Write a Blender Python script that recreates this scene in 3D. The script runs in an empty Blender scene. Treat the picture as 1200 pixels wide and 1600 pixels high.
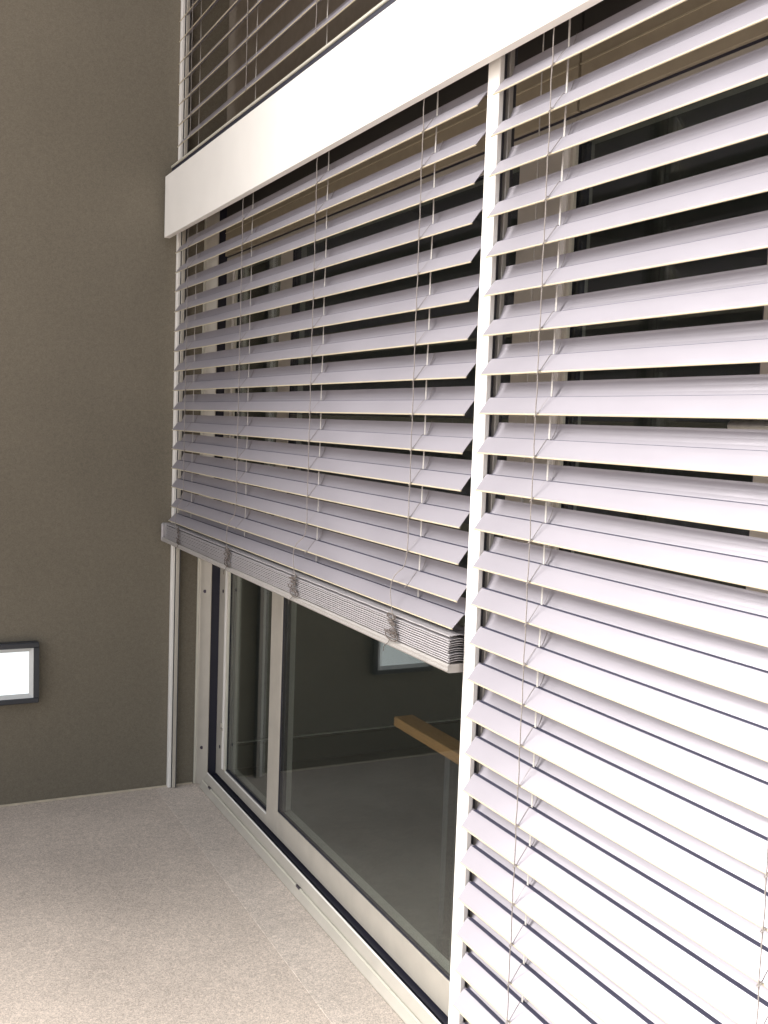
import bpy, math, random
from mathutils import Vector, Matrix, noise
rnd = random.Random(7)
S = bpy.context.scene
C = S.collection

# ------------------------------------------------------------------ camera
H = 1.60
yaw, pitch, roll = 0.457705, -0.0840942, 0.0355825
f = Vector((math.sin(yaw)*math.cos(pitch), math.cos(yaw)*math.cos(pitch), math.sin(pitch)))
r0 = Vector((math.cos(yaw), -math.sin(yaw), 0)); u0 = r0.cross(f)
rr = r0*math.cos(roll) + u0*math.sin(roll); uu = rr.cross(f)
cd = bpy.data.cameras.new('camera'); cam = bpy.data.objects.new('camera', cd); C.objects.link(cam)
cd.sensor_fit = 'VERTICAL'; cd.sensor_height = 32; cd.sensor_width = 24
cd.lens = 1646.7/1600*32
cd.clip_start = 0.02; cd.clip_end = 500
M3 = Matrix((rr, uu, -f)).transposed()
cam.matrix_world = Matrix.Translation((0, 0, H)) @ M3.to_4x4()
S.camera = cam

# ------------------------------------------------------------------ light
SUN_EL, SUN_DIR = math.radians(38), Vector((-0.76, 0.58, 0)).normalized()
w = bpy.data.worlds.new('World'); S.world = w; w.use_nodes = True
nt = w.node_tree; nt.nodes.clear()
sky = nt.nodes.new('ShaderNodeTexSky'); sky.sky_type = 'NISHITA'; sky.sun_disc = False
sky.sun_elevation = SUN_EL
sky.sun_rotation = math.atan2(SUN_DIR.x, SUN_DIR.y)
sky.dust_density = 3.0; sky.air_density = 1.0; sky.ozone_density = 1.5
hs = nt.nodes.new('ShaderNodeHueSaturation'); hs.inputs['Saturation'].default_value = 0.2
bg = nt.nodes.new('ShaderNodeBackground'); bg.inputs[1].default_value = 0.15
wo = nt.nodes.new('ShaderNodeOutputWorld')
nt.links.new(sky.outputs[0], hs.inputs['Color']); nt.links.new(hs.outputs[0], bg.inputs[0]); nt.links.new(bg.outputs[0], wo.inputs[0])
sd = bpy.data.lights.new('sun', 'SUN'); sd.energy = 3.2; sd.angle = math.radians(38); sd.color = (1, .96, .9)
so = bpy.data.objects.new('sun', sd); C.objects.link(so)
sv = Vector((SUN_DIR.x*math.cos(SUN_EL), SUN_DIR.y*math.cos(SUN_EL), math.sin(SUN_EL)))
so.rotation_euler = sv.to_track_quat('Z', 'Y').to_euler()
S.view_settings.view_transform = 'Standard'; S.view_settings.look = 'None'
S.view_settings.exposure = 1.25; S.view_settings.gamma = 1; S.view_settings.use_curve_mapping = False
try:
    S.cycles.max_bounces = 10; S.cycles.transparent_max_bounces = 24; S.cycles.glossy_bounces = 5
except Exception: pass

# ------------------------------------------------------------------ materials
def mat(name, col, rough=.5, metal=0, noise_amt=0, noise_scale=20, bump=0, bump_scale=200, spec=.5, blotch=0, blotch_scale=2, speck=None, stretch=None):
    m = bpy.data.materials.new(name); m.use_nodes = True
    n = m.node_tree.nodes; L = m.node_tree.links; b = n['Principled BSDF']
    b.inputs['Roughness'].default_value = rough; b.inputs['Metallic'].default_value = metal
    b.inputs['Specular IOR Level'].default_value = spec
    b.inputs['Base Color'].default_value = (*col, 1)
    tc = n.new('ShaderNodeTexCoord'); src = tc.outputs['Object']
    if stretch:
        mp = n.new('ShaderNodeMapping'); mp.inputs['Scale'].default_value = stretch
        L.new(src, mp.inputs[0]); src = mp.outputs[0]
    cur = None
    def mul(cur, tex, lo, hi, a=.3, bb=.7):
        mr = n.new('ShaderNodeMapRange'); mr.inputs[1].default_value = a; mr.inputs[2].default_value = bb
        mr.inputs[3].default_value = lo; mr.inputs[4].default_value = hi
        L.new(tex, mr.inputs[0])
        mx = n.new('ShaderNodeMix'); mx.data_type = 'RGBA'; mx.blend_type = 'MULTIPLY'; mx.inputs[0].default_value = 1
        if cur is None: mx.inputs[6].default_value = (*col, 1)
        else: L.new(cur, mx.inputs[6])
        L.new(mr.outputs[0], mx.inputs[7]); return mx.outputs[2]
    def ntex(sc, det=4):
        t = n.new('ShaderNodeTexNoise'); t.inputs['Scale'].default_value = sc; t.inputs['Detail'].default_value = det
        L.new(src, t.inputs['Vector']); return t.outputs[0]
    if noise_amt: cur = mul(cur, ntex(noise_scale), 1-noise_amt, 1+noise_amt)
    if blotch: cur = mul(cur, ntex(blotch_scale, 5), 1-blotch, 1+blotch)
    if speck:
        for sc, lo, hi in speck:
            v = n.new('ShaderNodeTexVoronoi'); v.inputs['Scale'].default_value = sc; L.new(src, v.inputs['Vector'])
            sp = n.new('ShaderNodeSeparateColor'); L.new(v.outputs['Color'], sp.inputs[0])
            cur = mul(cur, sp.outputs[0], lo, hi, 0, 1)
    if cur is not None: L.new(cur, b.inputs['Base Color'])
    if bump:
        bp = n.new('ShaderNodeBump'); bp.inputs['Strength'].default_value = bump; bp.inputs['Distance'].default_value = .002
        L.new(ntex(bump_scale, 3), bp.inputs['Height']); L.new(bp.outputs[0], b.inputs['Normal'])
    if noise_amt:
        mr = n.new('ShaderNodeMapRange'); mr.inputs[3].default_value = max(.02, rough-.08); mr.inputs[4].default_value = rough+.1
        L.new(ntex(noise_scale*.6), mr.inputs[0]); L.new(mr.outputs[0], b.inputs['Roughness'])
    return m

M = {
 'slat': mat('slat_paint', (.305, .286, .320), .36, .25, .05, 9, .12, 900, blotch=.05, blotch_scale=3, stretch=(1, .35, 1)),
 'slat_stack': mat('stacked_slat_paint', (.37, .35, .36), .45, .2, .08, 60, .2, 300),
 'slat_edge': mat('lit_slat_edge', (.49, .43, .31), .35, 0, .03, 30),  # cream tone paints in the light caught by the slats' front lips
 'seal': mat('rubber_seal', (.05, .05, .085), .6, 0, .1, 40),
 'white': mat('white_coated_metal', (.80, .78, .75), .42, 0, .02, 6, .05, 500, blotch=.03),
 'guide': mat('white_guide_metal', (.80, .78, .75), .4, 0, .03, 12),
 'guide_dark': mat('guide_slot', (.05, .05, .06), .6),
 'guide_grey': mat('guide_grey_metal', (.42, .40, .38), .4, .3, .05, 30),
 'frame': mat('pale_frame_metal', (.50, .465, .41), .42, .25, .05, 14, .06, 700, blotch=.05),
 'bead': mat('pale_glazing_bead', (.62, .6, .52), .35, .2, .04, 20),
 'gasket': mat('black_gasket_and_shade', (.015, .015, .03), .6),  # real gaskets, and the shade painted into the gap above the fascia
 'wall': mat('brown_plaster', (.168, .148, .113), .9, 0, .05, 60, .3, 420, blotch=.09, blotch_scale=1.1, speck=[(330, .88, 1.12)]),
 'floor': mat('fine_aggregate_concrete', (.53, .455, .395), .8, 0, .06, 30, .35, 350, blotch=.10, blotch_scale=2.2, speck=[(420, .70, 1.3), (150, .90, 1.12)]),
 'border': mat('pale_floor_border', (.55, .478, .42), .8, 0, .06, 30, .35, 350, blotch=.10, blotch_scale=2.2, speck=[(420, .70, 1.3), (150, .90, 1.12)]),  # slightly paler than the floor concrete
 'sealant': mat('pale_sealant', (.55, .48, .38), .6, 0, .1, 40),
 'facade': mat('facade_render', (.25, .215, .175), .9, 0, .06, 40, .3, 300),
 'inside': mat('interior_paint', (.13, .125, .11), .9, 0, .05, 5),
 'inside_floor': mat('interior_floor', (.15, .145, .135), .5, 0, .1, 6, blotch=.12, blotch_scale=5),
 'skirt': mat('dark_skirting', (.05, .05, .042), .45),
 'wood': mat('warm_wood', (.27, .13, .045), .5, 0, .25, 40, .2, 200, stretch=(12, .6, 12)),
 'dark': mat('dark_metal', (.03, .03, .035), .5),
 'lamp_case': mat('lamp_housing', (.025, .03, .04), .35),
 'lamp_bevel': mat('lamp_bevel', (.55, .56, .56), .3),
 'cord_dark': mat('weathered_cord_fibre', (.11, .09, .08), .9, 0, .3, 300),
 'cord': mat('cord_fibre', (.30, .27, .25), .9, 0, .2, 400, .3, 2000),
 'tape': mat('lift_tape_fibre', (.44, .42, .40), .8, 0, .12, 300),
 'soffit': mat('shaded_pocket', (.05, .045, .04), .8),  # dark tone paints in the shade of the pocket behind the fascia
 'header': mat('tan_header_panel', (.34, .29, .21), .6, 0, .05, 30),
 'rail': mat('blind_bottom_rail_paint', (.35, .33, .315), .4, .1, .06, 25),
 'screw': mat('screw_dark', (.05, .04, .06), .4, .6),
 'steel': mat('worn_steel', (.55, .53, .48), .35, .8, .1, 60),
}
def emis():
    m = bpy.data.materials.new('lamp_diffuser'); m.use_nodes = True; b = m.node_tree.nodes['Principled BSDF']
    b.inputs['Base Color'].default_value = (.85, .9, .92, 1)
    b.inputs['Emission Color'].default_value = (.9, .98, 1, 1); b.inputs['Emission Strength'].default_value = 0.34
    return m
M['lamp'] = emis()
def glass():
    m = bpy.data.materials.new('window_glass'); m.use_nodes = True
    n = m.node_tree.nodes; L = m.node_tree.links; n.clear()
    o = n.new('ShaderNodeOutputMaterial'); mx = n.new('ShaderNodeMixShader'); t = n.new('ShaderNodeBsdfTransparent')
    g = n.new('ShaderNodeBsdfGlossy'); fr = n.new('ShaderNodeFresnel'); pass
    ge = n.new('ShaderNodeNewGeometry'); mr = n.new('ShaderNodeMapRange'); IOR = 1.62
    mr.inputs[3].default_value = IOR; mr.inputs[4].default_value = 1/IOR      # same reflectance at both faces of the thin pane
    L.new(ge.outputs['Backfacing'], mr.inputs[0]); L.new(mr.outputs[0], fr.inputs[0])
    g.inputs['Roughness'].default_value = 0.0; g.inputs['Color'].default_value = (.95, .97, .95, 1)
    t.inputs[0].default_value = (.83, .87, .86, 1)
    L.new(fr.outputs[0], mx.inputs[0]); L.new(t.outputs[0], mx.inputs[1]); L.new(g.outputs[0], mx.inputs[2]); L.new(mx.outputs[0], o.inputs[0])
    return m
M['glass'] = glass()

# ------------------------------------------------------------------ mesh helpers
class MB:
    def __init__(s): s.v = []; s.f = []; s.sm = []; s.mi = []; s.cur = 0
    def add(s, vs, fs, smooth=False):
        o = len(s.v); s.v += [tuple(v) for v in vs]; s.f += [tuple(i+o for i in q) for q in fs]; s.sm += [smooth]*len(fs); s.mi += [s.cur]*len(fs); return s
    def box(s, x0, x1, y0, y1, z0, z1, b=0):
        if b == 0:
            vs = [(x, y, z) for x in (x0, x1) for y in (y0, y1) for z in (z0, z1)]
            return s.add(vs, [(0,1,3,2),(4,6,7,5),(0,4,5,1),(2,3,7,6),(0,2,6,4),(1,5,7,3)])
        # chamfered box: 24 vertices
        c = [(x0, x1), (y0, y1), (z0, z1)]; vs = []; idx = {}
        for i in (0, 1):
            for j in (0, 1):
                for k in (0, 1):
                    for a in range(3):
                        p = []
                        for ax, q in enumerate((i, j, k)):
                            val = c[ax][q]
                            if ax != a: val += b if q == 0 else -b
                            p.append(val)
                        idx[(i, j, k, a)] = len(vs); vs.append(tuple(p))
        fs = []
        def F(keys):
            ids = [idx[k] for k in keys]; P = [Vector(vs[i]) for i in ids]
            cen = sum(P, Vector())/len(P); mid = Vector(((x0+x1)/2, (y0+y1)/2, (z0+z1)/2))
            nrm = (P[1]-P[0]).cross(P[2]-P[1])
            fs.append(tuple(ids if nrm.dot(cen-mid) > 0 else ids[::-1]))
        for a in range(3):
            o1, o2 = [t for t in range(3) if t != a]
            for q in (0, 1):
                ks = []
                for (m, n_) in ((0,0),(1,0),(1,1),(0,1)):
                    k = [0,0,0]; k[a] = q; k[o1] = m; k[o2] = n_; ks.append((*k, a))
                F(ks)
            for m in (0, 1):
                for n_ in (0, 1):      # edge running along a
                    k0 = [0,0,0]; k0[a] = 0; k0[o1] = m; k0[o2] = n_
                    k1 = k0[:]; k1[a] = 1
                    F([(*k0, o1), (*k1, o1), (*k1, o2), (*k0, o2)])
        for i in (0,1):
            for j in (0,1):
                for k in (0,1): F([(i,j,k,0),(i,j,k,1),(i,j,k,2)])
        return s.add(vs, fs)
    def prof(s, pts, y0, y1, smooth=False, closed=True, caps=True):
        """closed polygon pts (x,z), extruded along y"""
        n = len(pts)
        vs = [(x, y0, z) for x, z in pts] + [(x, y1, z) for x, z in pts]
        fs = [(i, (i+1) % n, n+(i+1) % n, n+i) for i in range(n)]
        s.add(vs, fs, smooth)
        if caps: s.add(vs, [tuple(range(n))[::-1], tuple(range(n, 2*n))])
        return s
    def tube(s, pts, r, k=6, smooth=True):
        pts = [Vector(p) for p in pts]; vs = []; n = len(pts); prev = None
        for i, p in enumerate(pts):
            d = (pts[min(i+1, n-1)]-pts[max(i-1, 0)]).normalized()
            a = Vector((1, 0, 0)) if abs(d.x) < .9 else Vector((0, 1, 0))
            if prev is not None: a = prev
            e1 = (a - d*a.dot(d)).normalized(); e2 = d.cross(e1); prev = e1
            rad = r[i] if isinstance(r, (list, tuple)) else r
            for j in range(k):
                t = 2*math.pi*j/k; vs.append(p + (e1*math.cos(t)+e2*math.sin(t))*rad)
        fs = [(i*k+j, i*k+(j+1) % k, (i+1)*k+(j+1) % k, (i+1)*k+j) for i in range(n-1) for j in range(k)]
        s.add(vs, fs, smooth); s.add(vs, [tuple(range(k))[::-1], tuple(range((n-1)*k, n*k))]); return s
    def mesh(s, name, m):
        me = bpy.data.meshes.new(name); me.from_pydata(s.v, [], s.f); me.update()
        me.polygons.foreach_set('use_smooth', s.sm)
        for q in (m if isinstance(m, (list, tuple)) else [m]): me.materials.append(M[q])
        me.polygons.foreach_set('material_index', s.mi); return me
    def build(s, name, m, parent=None, loc=None):
        return place(s.mesh(name, m), name, parent, loc)
def place(me, name, parent=None, loc=None, label=None):
    o = bpy.data.objects.new(name, me); C.objects.link(o)
    if parent is not None: o.parent = parent
    if loc is not None: o.location = loc
    if label: o['label'] = label
    return o
def thing(name, label, cat, loc=(0, 0, 0), group=None):
    o = bpy.data.objects.new(name, None); C.objects.link(o); o.location = loc; o.empty_display_size = .1
    o['label'] = label; o['category'] = cat; o['kind'] = 'thing'
    if group: o['group'] = group
    return o
def tag(o, label=None, cat=None, group=None, kind=None):
    if cat and not kind: kind = 'thing'
    for k, v in (('label', label), ('category', cat), ('group', group), ('kind', kind)):
        if v: o[k] = v
    return o

YW = 4.384        # face of the end wall
XF = 1.36         # face of the door frames
XG = 1.365        # glass
# ------------------------------------------------------------------ setting
tag(MB().box(-60, 1.50, -60, 60, -.30, 0).build('floor', 'floor'), kind='structure')
tag(MB().box(1.50, 60, -60, 60, -.32, -.004).build('ground', 'inside_floor'), kind='structure')
ew = MB().box(-1.9, 1.395, YW, YW+.30, 0, 7.5).build('end_wall', 'wall')
tag(ew, 'tall plain brown rendered wall closing the left end of the terrace', 'wall')

MB().prof([(-1.9, .0005), (-1.9, .007), (1.270, .007), (1.270, .0005)], YW-.0075, YW-.0005).build('sealant_line', 'sealant', ew)
bs = MB().box(1.105, 1.2845, -3, YW-.008, .0005, .0022, .0007).build('floor_border', 'border'); tag(bs, kind='structure')
# interior
tag(MB().box(1.395, 6.2, 4.52, 4.70, -.004, 2.60).build('interior_wall', 'inside'), kind='structure')
tag(MB().box(6.0, 6.2, -4, 4.52, -.004, 2.60).build('interior_back_wall', 'inside'), kind='structure')
tag(MB().box(1.44, 6.2, -4.2, 4.70, 2.60, 2.80).build('interior_ceiling', 'inside'), kind='structure')
sk = MB().prof([(0,0),(0,0)], 0, 0) if False else MB()
sk.box(1.45, 5.99, 4.505, 4.519, -.003, .108, .003).box(1.45, 5.99, 4.509, 4.519, .1082, .118, .003)
skb = sk.build('skirting_board', 'skirt')
MB().box(1.45, 5.99, 4.504, 4.519, .1184, .122).build('lit_top_edge', 'bead', skb)  # pale strip paints in the light caught along the skirting's top edge
tag(skb, 'dark skirting board along the room wall behind the glass', 'skirting')

# facade body above doors, upper window
fac = MB()
fac.box(1.30, 1.62, -4.2, YW-.002, 2.585, 2.66)
tag(fac.build('facade_floor_slab', 'facade'), 'narrow rendered slab edge hidden behind the white fascia band', 'slab')
tag(MB().box(1.24, 1.60, -4.2, YW-.002, 5.3, 7.5).build('upper_facade_wall', 'facade'), 'rendered facade wall high above the upper blind', 'wall')

# ------------------------------------------------------------------ white fascia
fa = thing('fascia_band', 'wide white metal fascia band running above the lower blinds', 'fascia', (1.096, 1.0, 2.322))
def P(mb, name, m, par): 
    o = mb.build(name, m, par); o.matrix_parent_inverse = Matrix.Translation(-par.location); return o
z0, z1 = 2.322, 2.567
P(MB().box(1.096, 1.0995, -2.0, 4.345, z0, z1, .001), 'front_panel', 'white', fa)
P(MB().box(1.0997, 1.118, -2.0, 4.345, z0+.0005, z0+.003), 'bottom_lip', 'white', fa)
P(MB().box(1.0997, 1.28, -2.0, 4.345, z1-.020, z1-.012), 'top_cover', 'gasket', fa)  # black colour stands in for the shade above the fascia
P(MB().box(1.115, 1.30, -2.0, 4.375, 2.44, 2.55), 'soffit', 'soffit', fa)
us = thing('window_sill_strip', 'thin pale metal strip lying along the top of the white fascia', 'sill', (1.118, 1, 2.59))
P(MB().box(1.114, 1.30, -2.0, 4.33, 2.599, 2.609, .002), 'sill_plate', 'bead', us)
P(MB().box(1.118, 1.2995, -2.0, 4.329, 2.556, 2.5988), 'painted_gap_shade', 'gasket', us)  # solid black strip painting the shade under the sill plate

# ------------------------------------------------------------------ guide rails
def guide(name, label, y0, y1, x0, zlo, zhi, slot_side):
    g = thing(name, label, 'guide rail', (x0, (y0+y1)/2, zlo), 'vertical guide rails of the blinds')
    P(MB().box(x0, x0+.012, y0, y1, zlo, zhi, .0015), 'front_profile', 'guide', g)
    c = (y0+y1)/2
    if slot_side:
        P(MB().box(x0+.0122, x0+.05, c-.008, c+.008, zlo, zhi), 'web', 'guide_dark', g)
        P(MB().box(x0+.026, x0+.036, y0+.002, y1-.002, zlo, zhi, .001), 'rear_profile', 'guide_grey', g)
    else:
        P(MB().box(x0+.0165, x0+.030, y0-.005, y1, zlo, zhi, .001), 'rear_profile', 'frame', g)
        P(MB().box(x0+.0122, x0+.0163, y0+.003, y1, zlo, zhi), 'seam', 'guide_dark', g)
        P(MB().box(x0+.0302, x0+.034, y0-.004, y1, zlo, zhi), 'web', 'guide_dark', g)
    return g
guide('guide_rail', 'white guide rail in the far corner beside the brown wall, below the fascia', 4.352, 4.382, 1.156, .004, 2.44, 0)
guide('guide_rail', 'broad white guide rail standing between the two lower blinds', 1.860, 1.905, 1.139, .004, 2.44, 1)
guide('guide_rail', 'white guide rail in the far corner above the fascia band', 4.352, 4.382, 1.156, 2.61, 5.3, 0)

# ------------------------------------------------------------------ blinds
SP = [(0, 0), (.0065, .0090), (.0130, .0175), (.0190, .0253), (.0245, .0320)]         # front flange
SL = [(.0245, .0320), (.0355, .0312)]                                                # ledge with seal
SB = [(.0355, .0312), (.0405, .0397), (.0447, .0492), (.0480, .0590), (.0487, .0630)]
def thick(pts, t):
    up = []; dn = []
    for i, (x, z) in enumerate(pts):
        a = pts[max(i-1, 0)]; b = pts[min(i+1, len(pts)-1)]
        dx, dz = b[0]-a[0], b[1]-a[1]; l = math.hypot(dx, dz); nx, nz = -dz/l, dx/l
        up.append((x+nx*t/2, z+nz*t/2)); dn.append((x-nx*t/2, z-nz*t/2))
    return up, dn
def slat_mesh(name, y0, y1, flat=1.0, lift=1.0, cords=(), tapes=()):
    mb = MB()
    pts = [(x*flat, z*lift) for x, z in SP + SL[1:] + SB[1:]]
    up, dn = thick(pts, .0011)
    n = len(pts)
    # split along y so that slots can be left out beside the tapes
    cuts = [(y0, y1)]
    vs = [(x, y0, z) for x, z in up+dn[::-1]] + [(x, y1, z) for x, z in up+dn[::-1]]
    k = 2*n; fs = []
    for i in range(k): fs.append((i, k+i, k+(i+1) % k, (i+1) % k))
    mb.add(vs, fs, False)
    # flatten caps as strips of quads
    for (o, flip) in ((0, False), (k, True)):
        for i in range(n-1):
            q = (o+i, o+i+1, o+k-2-i, o+k-1-i)
            mb.add([vs[t] for t in q], [(0,1,2,3) if not flip else (3,2,1,0)])
    # rolled bead on the front edge
    m = 8; r = .0018; mb.cur = 1
    mb.prof([(math.cos(2*math.pi*j/m)*r+.0002, math.sin(2*math.pi*j/m)*r-.0006) for j in range(m)], y0, y1, True)
    # guide pins
    mb.cur = 0
    mb.tube([(.029*flat, y0-.014, .0325*lift), (.029*flat, y0+.004, .0325*lift)], .0025)
    mb.tube([(.029*flat, y1-.004, .031*lift), (.029*flat, y1+.014, .031*lift)], .0025)
    return mb.mesh(name, ['slat', 'slat_edge'])
def seal_mesh(y0, y1, lift=1.0):
    return MB().box(.0252, .0347, y0+.004, y1-.004, .0322*lift, .0332*lift).mesh('seal', 'seal')

def ladder(yc, zs, x0, tail=None):
    """front cord with the rungs lying over every slat"""
    mb = MB(); xc = x0-.0045
    ztop = zs[0]+.09; zbot = zs[-1]-.01
    pts = []
    z = ztop
    k = 0
    if tail: zbot = zs[-1]+.058
    while z > zbot:
        pts.append((xc+.0006*math.sin(k*1.9), yc+.0008*math.sin(k*.83+yc*9), z)); z -= .02; k += 1
    if tail: pts += tail
    mb.tube(pts, .0011, 5)
    for z in zs:
        p = [(xc, yc, z+.004)] + [(x0+x-.0004, yc+.0004*i, z+zz+.0016) for i, (x, zz) in enumerate(SP+SL[1:]+SB[1:])]
        mb.tube(p, .0006, 4)
        # little clip loop at the slat edge
        L = [(xc+.003*math.cos(t), yc+.0035*math.sin(t), z-.001+.004*math.cos(t*1.0+.6)) for t in [i*math.pi/4 for i in range(9)]]
        mb.tube(L, .0008, 4)
    return mb
def tape(yc, ztop, zbot, x0):
    mb = MB(); n = 24; vs = []
    for i in range(n+1):
        z = ztop+(zbot-ztop)*i/n; tw = .0007*math.sin(i*1.3)
        for (dx, dy) in ((-.0004, -.0026), (-.0004, .0026), (.0004, .0026), (.0004, -.0026)):
            vs.append((x0+.0290+dx+tw, yc+dy, z))
    fs = [(i*4+j, i*4+(j+1) % 4, i*4+4+(j+1) % 4, i*4+4+j) for i in range(n) for j in range(4)]
    mb.add(vs, fs); return mb

X0 = 1.122
PITCH = .0789
def blind(name, label, y0, y1, zs, ys, tails=None, zend=None, ztop=None):
    b = thing(name, label, 'blind', (X0, (y0+y1)/2, zs[-1]), 'slatted outdoor blinds on the facade')
    sm = slat_mesh('slat', y0, y1); se = seal_mesh(y0, y1)
    for i, z in enumerate(zs):
        o = place(sm, 'slat', b); o.matrix_parent_inverse = Matrix.Translation(-b.location)
        o.location = (X0+rnd.uniform(-.0006, .0006), rnd.uniform(-.0015, .0015), z+rnd.uniform(-.0007, .0007))
        o.rotation_euler = (rnd.uniform(-.0006, .0006), rnd.uniform(-.016, .016), 0)
        place(se, 'seal', o)
    for i, yc in enumerate(ys):
        P(ladder(yc, zs, X0, tails[i] if tails else None), 'ladder_cord', 'cord', b)
        P(tape(yc, (ztop or zs[0]+.12), zend if zend else zs[-1]-.05, X0), 'lift_tape', 'tape', b)
    return b

ZT = H+.6536
# left, partly raised blind
rows = [ZT-PITCH*k for k in range(14)]
ysL = [4.062, 3.400, 2.762, 2.140]
ZS = 1.160   # top of stack
def tail(yc):
    z = rows[-1]-.02; s = rnd.uniform(.68, .92)
    x = X0-.006
    Z = rows[-1]
    return [(x, yc+.006, Z+.050), (x-.002, yc+.020*s, Z+.038), (x-.004, yc+.044*s, Z+.028), (x-.006, yc+.066*s, Z+.016), (x-.008, yc+.078*s, Z+.002),
            (x-.010, yc+.080*s, Z-.012), (x-.012, yc+.074*s, Z-.028), (x-.015, yc+.060*s, Z-.044), (x-.018, yc+.044*s, Z-.056), (x-.018, yc+.034*s, ZS-.004), (x-.018, yc+.030*s, ZS-.014)]
lb = blind('venetian_blind', 'grey slatted outdoor blind on the left, raised so its slats pile up above the door', 1.915, 4.262, rows, ysL,
           [tail(y) for y in ysL], ZS, ZT+.12)
# lowest free slat resting nearly flat on the pile
sm = slat_mesh('slat', 1.915, 4.262); se = seal_mesh(1.915, 4.262)
o = place(sm, 'slat', lb); o.matrix_parent_inverse = Matrix.Translation(-lb.location)
o.location = (X0-.008, 0, H-.430); o.rotation_euler = (0, math.radians(7), 0); place(se, 'seal', o)
# the pile
xs = X0-.015
def stacked_mesh():
    mb = MB(); y0, y1 = 1.912, 4.285
    pts = [(0, 0), (.014, .0022), (.026, .0030), (.038, .0004), (.052, -.0006), (.066, .0018), (.082, .0022)]
    up, dn = thick(pts, .0011); n = len(pts); k = 2*n
    ring = up+dn[::-1]; ny = 90; vs = []
    for j in range(ny+1):
        y = y0+(y1-y0)*j/ny; dz = .00035*math.sin(j*1.7)
        vs += [(x, y, z+dz) for x, z in ring]
    fs = [(j*k+i, (j+1)*k+i, (j+1)*k+(i+1) % k, j*k+(i+1) % k) for j in range(ny) for i in range(k)]
    mb.add(vs, fs)
    for o_, fl in ((0, 0), (ny*k, 1)):
        for i in range(n-1):
            q = [vs[o_+i], vs[o_+i+1], vs[o_+k-2-i], vs[o_+k-1-i]]
            mb.add(q if not fl else q[::-1], [(0,1,2,3)])
    m = 8; r = .0019; vs = []; 
    for j in range(ny+1):
        y = y0+(y1-y0)*j/ny; dz = .00035*math.sin(j*1.7)
        vs += [(math.cos(2*math.pi*a/m)*r, y, math.sin(2*math.pi*a/m)*r+dz) for a in range(m)]
    mb.add(vs, [(j*m+i, j*m+(i+1) % m, (j+1)*m+(i+1) % m, (j+1)*m+i) for j in range(ny) for i in range(m)], True)
    mb.add(vs, [tuple(range(m))[::-1], tuple(range(ny*m, ny*m+m))])
    return mb.mesh('slat', 'slat_stack')
stm = stacked_mesh()
zz = H-.525+.024
ks = 0
while zz < ZS-.001:
    o = place(stm, 'slat', lb); o.matrix_parent_inverse = Matrix.Translation(-lb.location)
    o.location = (xs+rnd.uniform(-.0012, .0012), rnd.uniform(-.003, .003), zz); o.rotation_euler = (0, rnd.uniform(-.01, .01), 0)
    zz += .0052 if ks < 9 else .0085; ks += 1
zb = H-.525
br = MB().prof([(0, .004), (.004, 0), (.078, 0), (.082, .004), (.082, .015), (.078, .019), (.004, .019), (0, .015), (0, .0125), (.0015, .0115), (.0015, .0085), (0, .0075)][::-1], 1.912, 4.335)
o = P(br, 'bottom_rail', 'rail', lb); o.location = (xs-.002, 0, zb)
o = P(MB().box(xs-.004, xs+.08, 4.3352, 4.345, zb-.001, zb+.078, .006), 'end_plate', 'slat_stack', lb)
o = P(MB().box(xs+.004, xs+.07, 4.29, 4.335, zb+.020, zb+.078, .006), 'end_cap', 'slat_stack', lb)
# tangles of gathered cord in front of the pile
def tangle(yc, seed, scale=1.0):
    r = random.Random(seed); mb = MB(); pts = []
    z = ZS-.002; n = 7
    p = Vector((xs-.004, yc, z))
    for i in range(n):
        t0 = r.uniform(0, 6.28); a = r.uniform(.016, .040)*scale; bq = r.uniform(.003, .0095)*scale
        cy = yc+.022+r.uniform(-.012, .018)*scale; cz = z-.062*i/n+r.uniform(-.004, .004)
        for q in range(8):
            t = t0+q*6.28/8*r.uniform(.85, 1.15)
            pts.append((xs-.0045-.005*abs(math.sin(t*1.5+i))-r.uniform(0, .002), cy+a*math.cos(t), cz+bq*math.sin(t)))
    # smooth
    for _ in range(1):
        pts = [tuple((Vector(pts[max(i-1,0)])+Vector(pts[i])*2+Vector(pts[min(i+1,len(pts)-1)]))/4) for i in range(len(pts))]
    mb.tube(pts, .0015, 5)
    # one larger loop, open end hanging below the rail
    lo = ZS-.055
    L = [(xs-.006, yc+.022+.036*scale*math.cos(t), lo+.013*scale*math.sin(t)) for t in [i*2*math.pi/14+.6 for i in range(15)]]
    mb.tube(L, .0014, 5)
    ln = r.uniform(.8, 1.25)
    mb.tube([(xs-.005, yc+.030, lo-.008), (xs-.006, yc+.040, lo-.018*ln), (xs-.006, yc+.060, lo-.028*ln), (xs-.005, yc+.064, lo-.040*ln)], .0009, 5)
    return mb
for i, yc in enumerate((4.035, 3.405, 2.78, 2.150)):
    P(tangle(yc, 11+i*5, .9 if i else .7), 'cord_tangle', 'cord_dark', lb)
P(MB().box(X0+.006, X0+.05, 1.93, 4.25, 2.375, 2.42, .003), 'head_rail', 'guide_grey', lb)

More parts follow.
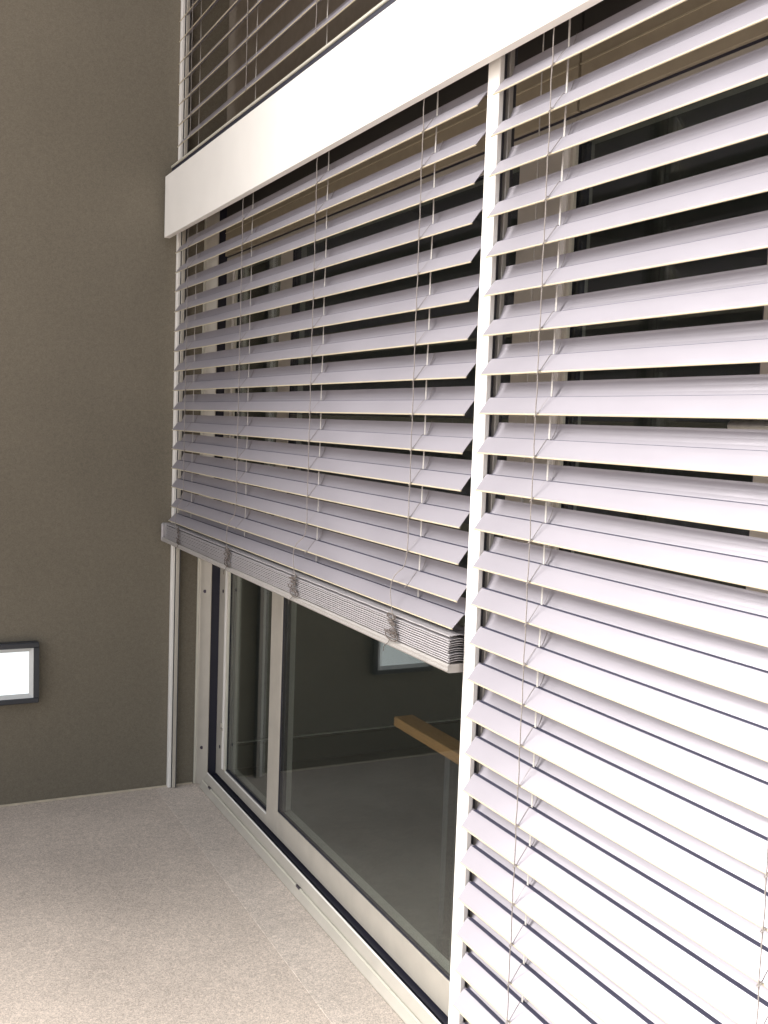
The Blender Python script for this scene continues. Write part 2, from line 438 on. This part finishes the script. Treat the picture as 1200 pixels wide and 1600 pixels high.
# right, fully lowered blind
rowsR = [H+.6575-PITCH*k for k in range(28)]
ysR = [1.645, 1.028, .42, -.18]
rb = blind('venetian_blind', 'grey slatted outdoor blind on the right, lowered all the way to the floor', -.40, 1.855, rowsR, ysR, None, .06, ZT+.12)
br = MB().prof([(0, .004), (.004, 0), (.078, 0), (.082, .004), (.082, .015), (.078, .019), (.004, .019), (0, .015)][::-1], -.40, 1.855)
o = P(br, 'bottom_rail', 'bead', rb); o.location = (xs, 0, .035)
P(MB().box(X0+.006, X0+.05, -.38, 1.84, 2.375, 2.42, .003), 'head_rail', 'guide_grey', rb)
hp = MB(); hp.tube([(1.19, 1.785+.001*math.sin(i*1.1), 2.38-i*.0925) for i in range(11)], .0014, 5)
P(hp, 'pull_cord', 'tape', rb)
P(MB().tube([(1.19, 1.785, 1.462), (1.19, 1.785, 1.455), (1.19, 1.785, 1.432), (1.19, 1.785, 1.428)], [.001, .004, .004, .002], 8), 'cord_weight', 'tape', rb)
guide('guide_rail', 'white guide rail at the near end of the lowered blind', -.45, -.405, 1.139, .004, 2.44, 1)

# upper blind
rowsU = [2.67+.0812*k for k in range(30)][::-1]
ub = blind('venetian_blind', 'grey slatted outdoor blind above the white fascia band, seen from below', 1.915, 4.262, rowsU, [4.062, 3.40, 2.80, 2.14], None, 2.615, 5.2)

# ------------------------------------------------------------------ terrace doors
def frame_unit(name, label, ylo, yhi, zlo, zhi, stiles, jamb_at=None, sill=True, extra=None):
    """stiles: list of (y0,y1); panes fill the openings between them"""
    d = thing(name, label, 'glass door' if zlo < 1 else 'window', (XF, (ylo+yhi)/2, zlo), 'glass doors behind the blinds')
    depth = .055; rail = .095
    for (a, b) in stiles: P(MB().box(XF, XF+depth, a, b, zlo, zhi, .0012), 'stile', 'frame', d)
    st = sorted(stiles)
    for (a, b), (c, e) in zip(st[:-1], st[1:]):
        short = (c-b) < .7
        rl = .050 if short else rail
        XR = XG+.004 if short else XG
        P(MB().box(XF, XF+depth, b+.0003, c-.0003, zlo, zlo+rl, .0012), 'bottom_rail', 'frame', d)
        P(MB().box(XF, XF+depth, b+.0003, c-.0003, zhi-.05, zhi, .0012), 'top_rail', 'frame', d)
        za, zb_ = zlo+rl, zhi-.05
        g = MB()
        w_ = .0045
        g.box(XF+.003, XR+.012, b+.0004, b+w_, za, zb_).box(XF+.003, XR+.012, c-w_, c-.0004, za, zb_)
        g.box(XF+.003, XR+.012, b+w_, c-w_, za+.0003, za+w_).box(XF+.003, XR+.012, b+w_, c-w_, zb_-w_, zb_-.0003)
        P(g, 'gasket', 'gasket', d)
        if short:
            P(MB().box(XF-.006, XF+.002, c+.012, c+.030, za-.002, zb_, .001), 'glazing_bead', 'white', d)
            P(MB().box(XF-.003, XF+.006, c-.010, c-.0004, za-.002, zb_, .001), 'glazing_bead', 'bead', d)
            P(MB().box(XF-.003, XF+.002, b+.0003, c-.011, za-.006, za-.0005, .001), 'glazing_bead', 'white', d)
        p = P(MB().box(XR, XR+.006, b+w_-.001, c-w_+.001, za+w_-.001, zb_-w_+.001), 'pane', 'glass', d)
        # spacer bar seen inside the glass
        sp = MB(); sp.box(XR+.008, XR+.020, c-w_-.018, c-w_-.003, za+w_, zb_-w_)
        P(sp, 'spacer_bar', 'gasket', d)
    return d
ZR = H-1.545
d1 = frame_unit('terrace_door', 'pale metal framed glass door in the corner under the raised blind', 2.0, 4.33, ZR, H+.665,
                [(4.208, 4.333), (3.569, 3.685), (2.01, 2.115)])
# screws and catch on the far stile
for z in (1.600-.542*XF, 1.6-1.040*XF):
    P(MB().tube([(XF-.002, 4.280, z), (XF+.001, 4.280, z)], [.0075, .0075], 10), 'screw', 'screw', d1)
lk = MB(); zc = H-.965*XF
lk.box(XF-.010, XF-.0003, 4.225, 4.262, zc-.018, zc-.006, .002).box(XF-.014, XF-.0003, 4.232, 4.246, zc-.005, zc+.018, .002)
P(lk, 'catch', 'steel', d1)
d2 = frame_unit('terrace_door', 'glass door with pale frame behind the lowered blind', -.6, 2.0, ZR, H+.665,
                [(1.905, 2.0098), (1.16, 1.34), (-.05, .07), (-1.4, -1.28), (-2.7, -2.58)])
# lever handle on the second door
hd = MB(); hd.box(XF-.012, XF-.0003, 1.20, 1.235, H-.10, H+.09, .004).tube([(XF-.011, 1.2175, H+.016), (XF-.05, 1.2175, H+.016)], .009, 10)
hd.tube([(XF-.05, 1.345, H+.016), (XF-.05, 1.30, H+.016), (XF-.05, 1.2, H+.016)], [.010, .0115, .0115], 10)
P(hd, 'door_handle', 'steel', d2)

# outer frame: jamb profile, sill track with drip lip, head panels
fr = thing('door_frame', 'pale metal outer frame and floor track of the terrace doors', 'frame', (1.3, 1.5, 0))
jp = [(1.283, YW-.001), (1.283, YW-.009), (1.288, YW-.012), (1.318, YW-.060), (1.3215, YW-.060), (1.3215, YW-.001)]
jm = MB()
n = len(jp)
vs = [(x, y, .002) for x, y in jp]+[(x, y, 2.53) for x, y in jp]
jm.add(vs, [(i, (i+1) % n, n+(i+1) % n, n+i) for i in range(n)]+[tuple(range(n))[::-1], tuple(range(n, 2*n))])
P(jm, 'jamb', 'frame', fr)
P(MB().box(1.3217, 1.395, YW-.05, YW-.001, .002, 2.53), 'jamb_channel', 'gasket', fr)
P(MB().box(1.274, 1.2828, YW-.010, YW-.001, .002, 2.53, .001), 'jamb_edge', 'bead', fr)
tr = MB().prof([(1.285, .002), (1.285, .006), (1.2975, .026), (1.305, .030), (1.319, .059), (1.3225, .059), (1.3225, .030), (1.345, .030), (1.345, .002)][::-1], -2.6, YW-.0605)
P(tr, 'sill_track', 'frame', fr)
P(MB().prof([(1.3180, .0592), (1.3180, .0625), (1.3190, .0640), (1.3215, .0640), (1.3225, .0625), (1.3225, .0592)], -2.6, YW-.0605), 'track_edge', 'white', fr)
P(MB().prof([(1.2975, .0262), (1.2980, .0310), (1.2995, .0325), (1.3015, .0325), (1.3025, .0292)], -2.6, YW-.0605), 'track_highlight_rib', 'bead', fr)  # pale rib added as the highlight along the middle of the track
P(MB().box(1.3453, 1.40, -2.6, YW-.052, .002, .045), 'track_channel', 'gasket', fr)
P(MB().box(1.3232, 1.3448, -2.6, YW-.061, .0303, .036), 'track_groove', 'gasket', fr)
dr = MB()
for y in (1.32*2.433-.02, 4.22, 1.4): dr.box(1.2970, 1.3030, y-.016, y+.016, .0262, .0335)
P(dr, 'drain_slot', 'screw', fr)
P(MB().tube([(1.2995, 4.349, 1.600-.574*1.30), (1.304, 4.356, 1.600-.574*1.30)], .0075, 10), 'screw', 'screw', fr)
P(MB().tube([(1.2995, 4.349, 1.6-1.102*1.30), (1.304, 4.356, 1.6-1.102*1.30)], .0075, 10), 'screw', 'screw', fr)
for a, b in ((1.886, 4.32), (-.6, 1.878), (-2.6, -.608)):
    hpn = P(MB().box(XF-.012, XF+.06, a, b, H+.669, H+.815, .001), 'header_panel', 'header', fr)
    P(MB().box(XF-.010, XF+.06, a, b, H+.8155, H+.98, .001), 'header_panel', 'soffit', fr)  # upper part coloured dark for the shade behind the fascia
    tm = P(MB().box(XF-.0145, XF-.0122, a, b, H+.762, H+.765), 'trim_line', 'slat_edge', fr)
P(MB().box(XF-.002, XF+.06, -2.6, 4.33, H+.664, H+.982), 'header_backing', 'gasket', fr)

up = MB().box(XF, 1.62, -4.2, YW-.002, 2.6605, 5.2995).build('spandrel_wall', 'facade')
tag(up, 'dull brown wall panel standing behind the upper blind', 'wall')
# ------------------------------------------------------------------ wall lamp
lx0, lx1, lz0, lz1 = .30, .618, H-1.172, H-.925
wl = thing('wall_lamp', 'rectangular white wall light with dark frame on the brown wall', 'wall lamp', ((lx0+lx1)/2, YW, lz0))
hb = MB()
t = .022
hb.box(lx0, lx1, YW-.045, YW-.001, lz0, lz0+t, .003).box(lx0, lx1, YW-.045, YW-.001, lz1-t, lz1, .003)
hb.box(lx0, lx0+t, YW-.0448, YW-.001, lz0+t, lz1-t).box(lx1-t, lx1, YW-.0448, YW-.001, lz0+t, lz1-t)
P(hb, 'housing', 'lamp_case', wl)
a0, a1, b0, b1 = lx0+t, lx1-t, lz0+t, lz1-t; i_ = .016
vs = [(a0, YW-.043, b0), (a1, YW-.043, b0), (a1, YW-.043, b1), (a0, YW-.043, b1), (a0+i_, YW-.030, b0+i_), (a1-i_, YW-.030, b0+i_), (a1-i_, YW-.030, b1-i_), (a0+i_, YW-.030, b1-i_)]
P(MB().add(vs, [(0,1,5,4),(1,2,6,5),(2,3,7,6),(3,0,4,7)]), 'bevel', 'lamp_bevel', wl)
P(MB().box(a0+i_-.001, a1-i_+.001, YW-.030, YW-.010, b0+i_-.001, b1-i_+.001), 'diffuser', 'lamp', wl)

# ------------------------------------------------------------------ bench inside
bx = 1.47; bz = H-.618*bx
bn = thing('counter', 'narrow wooden counter standing in the room close behind the glass', 'counter', (bx+.03, 1.0, 0))
P(MB().box(bx, bx+.066, -.6, bx*1.947, bz-.03, bz, .002), 'counter_top', 'wood', bn)
for y in (-.4, 1.2, 2.55): P(MB().box(bx+.025, bx+.05, y, y+.03, 0, bz-.0303), 'leg', 'dark', bn)
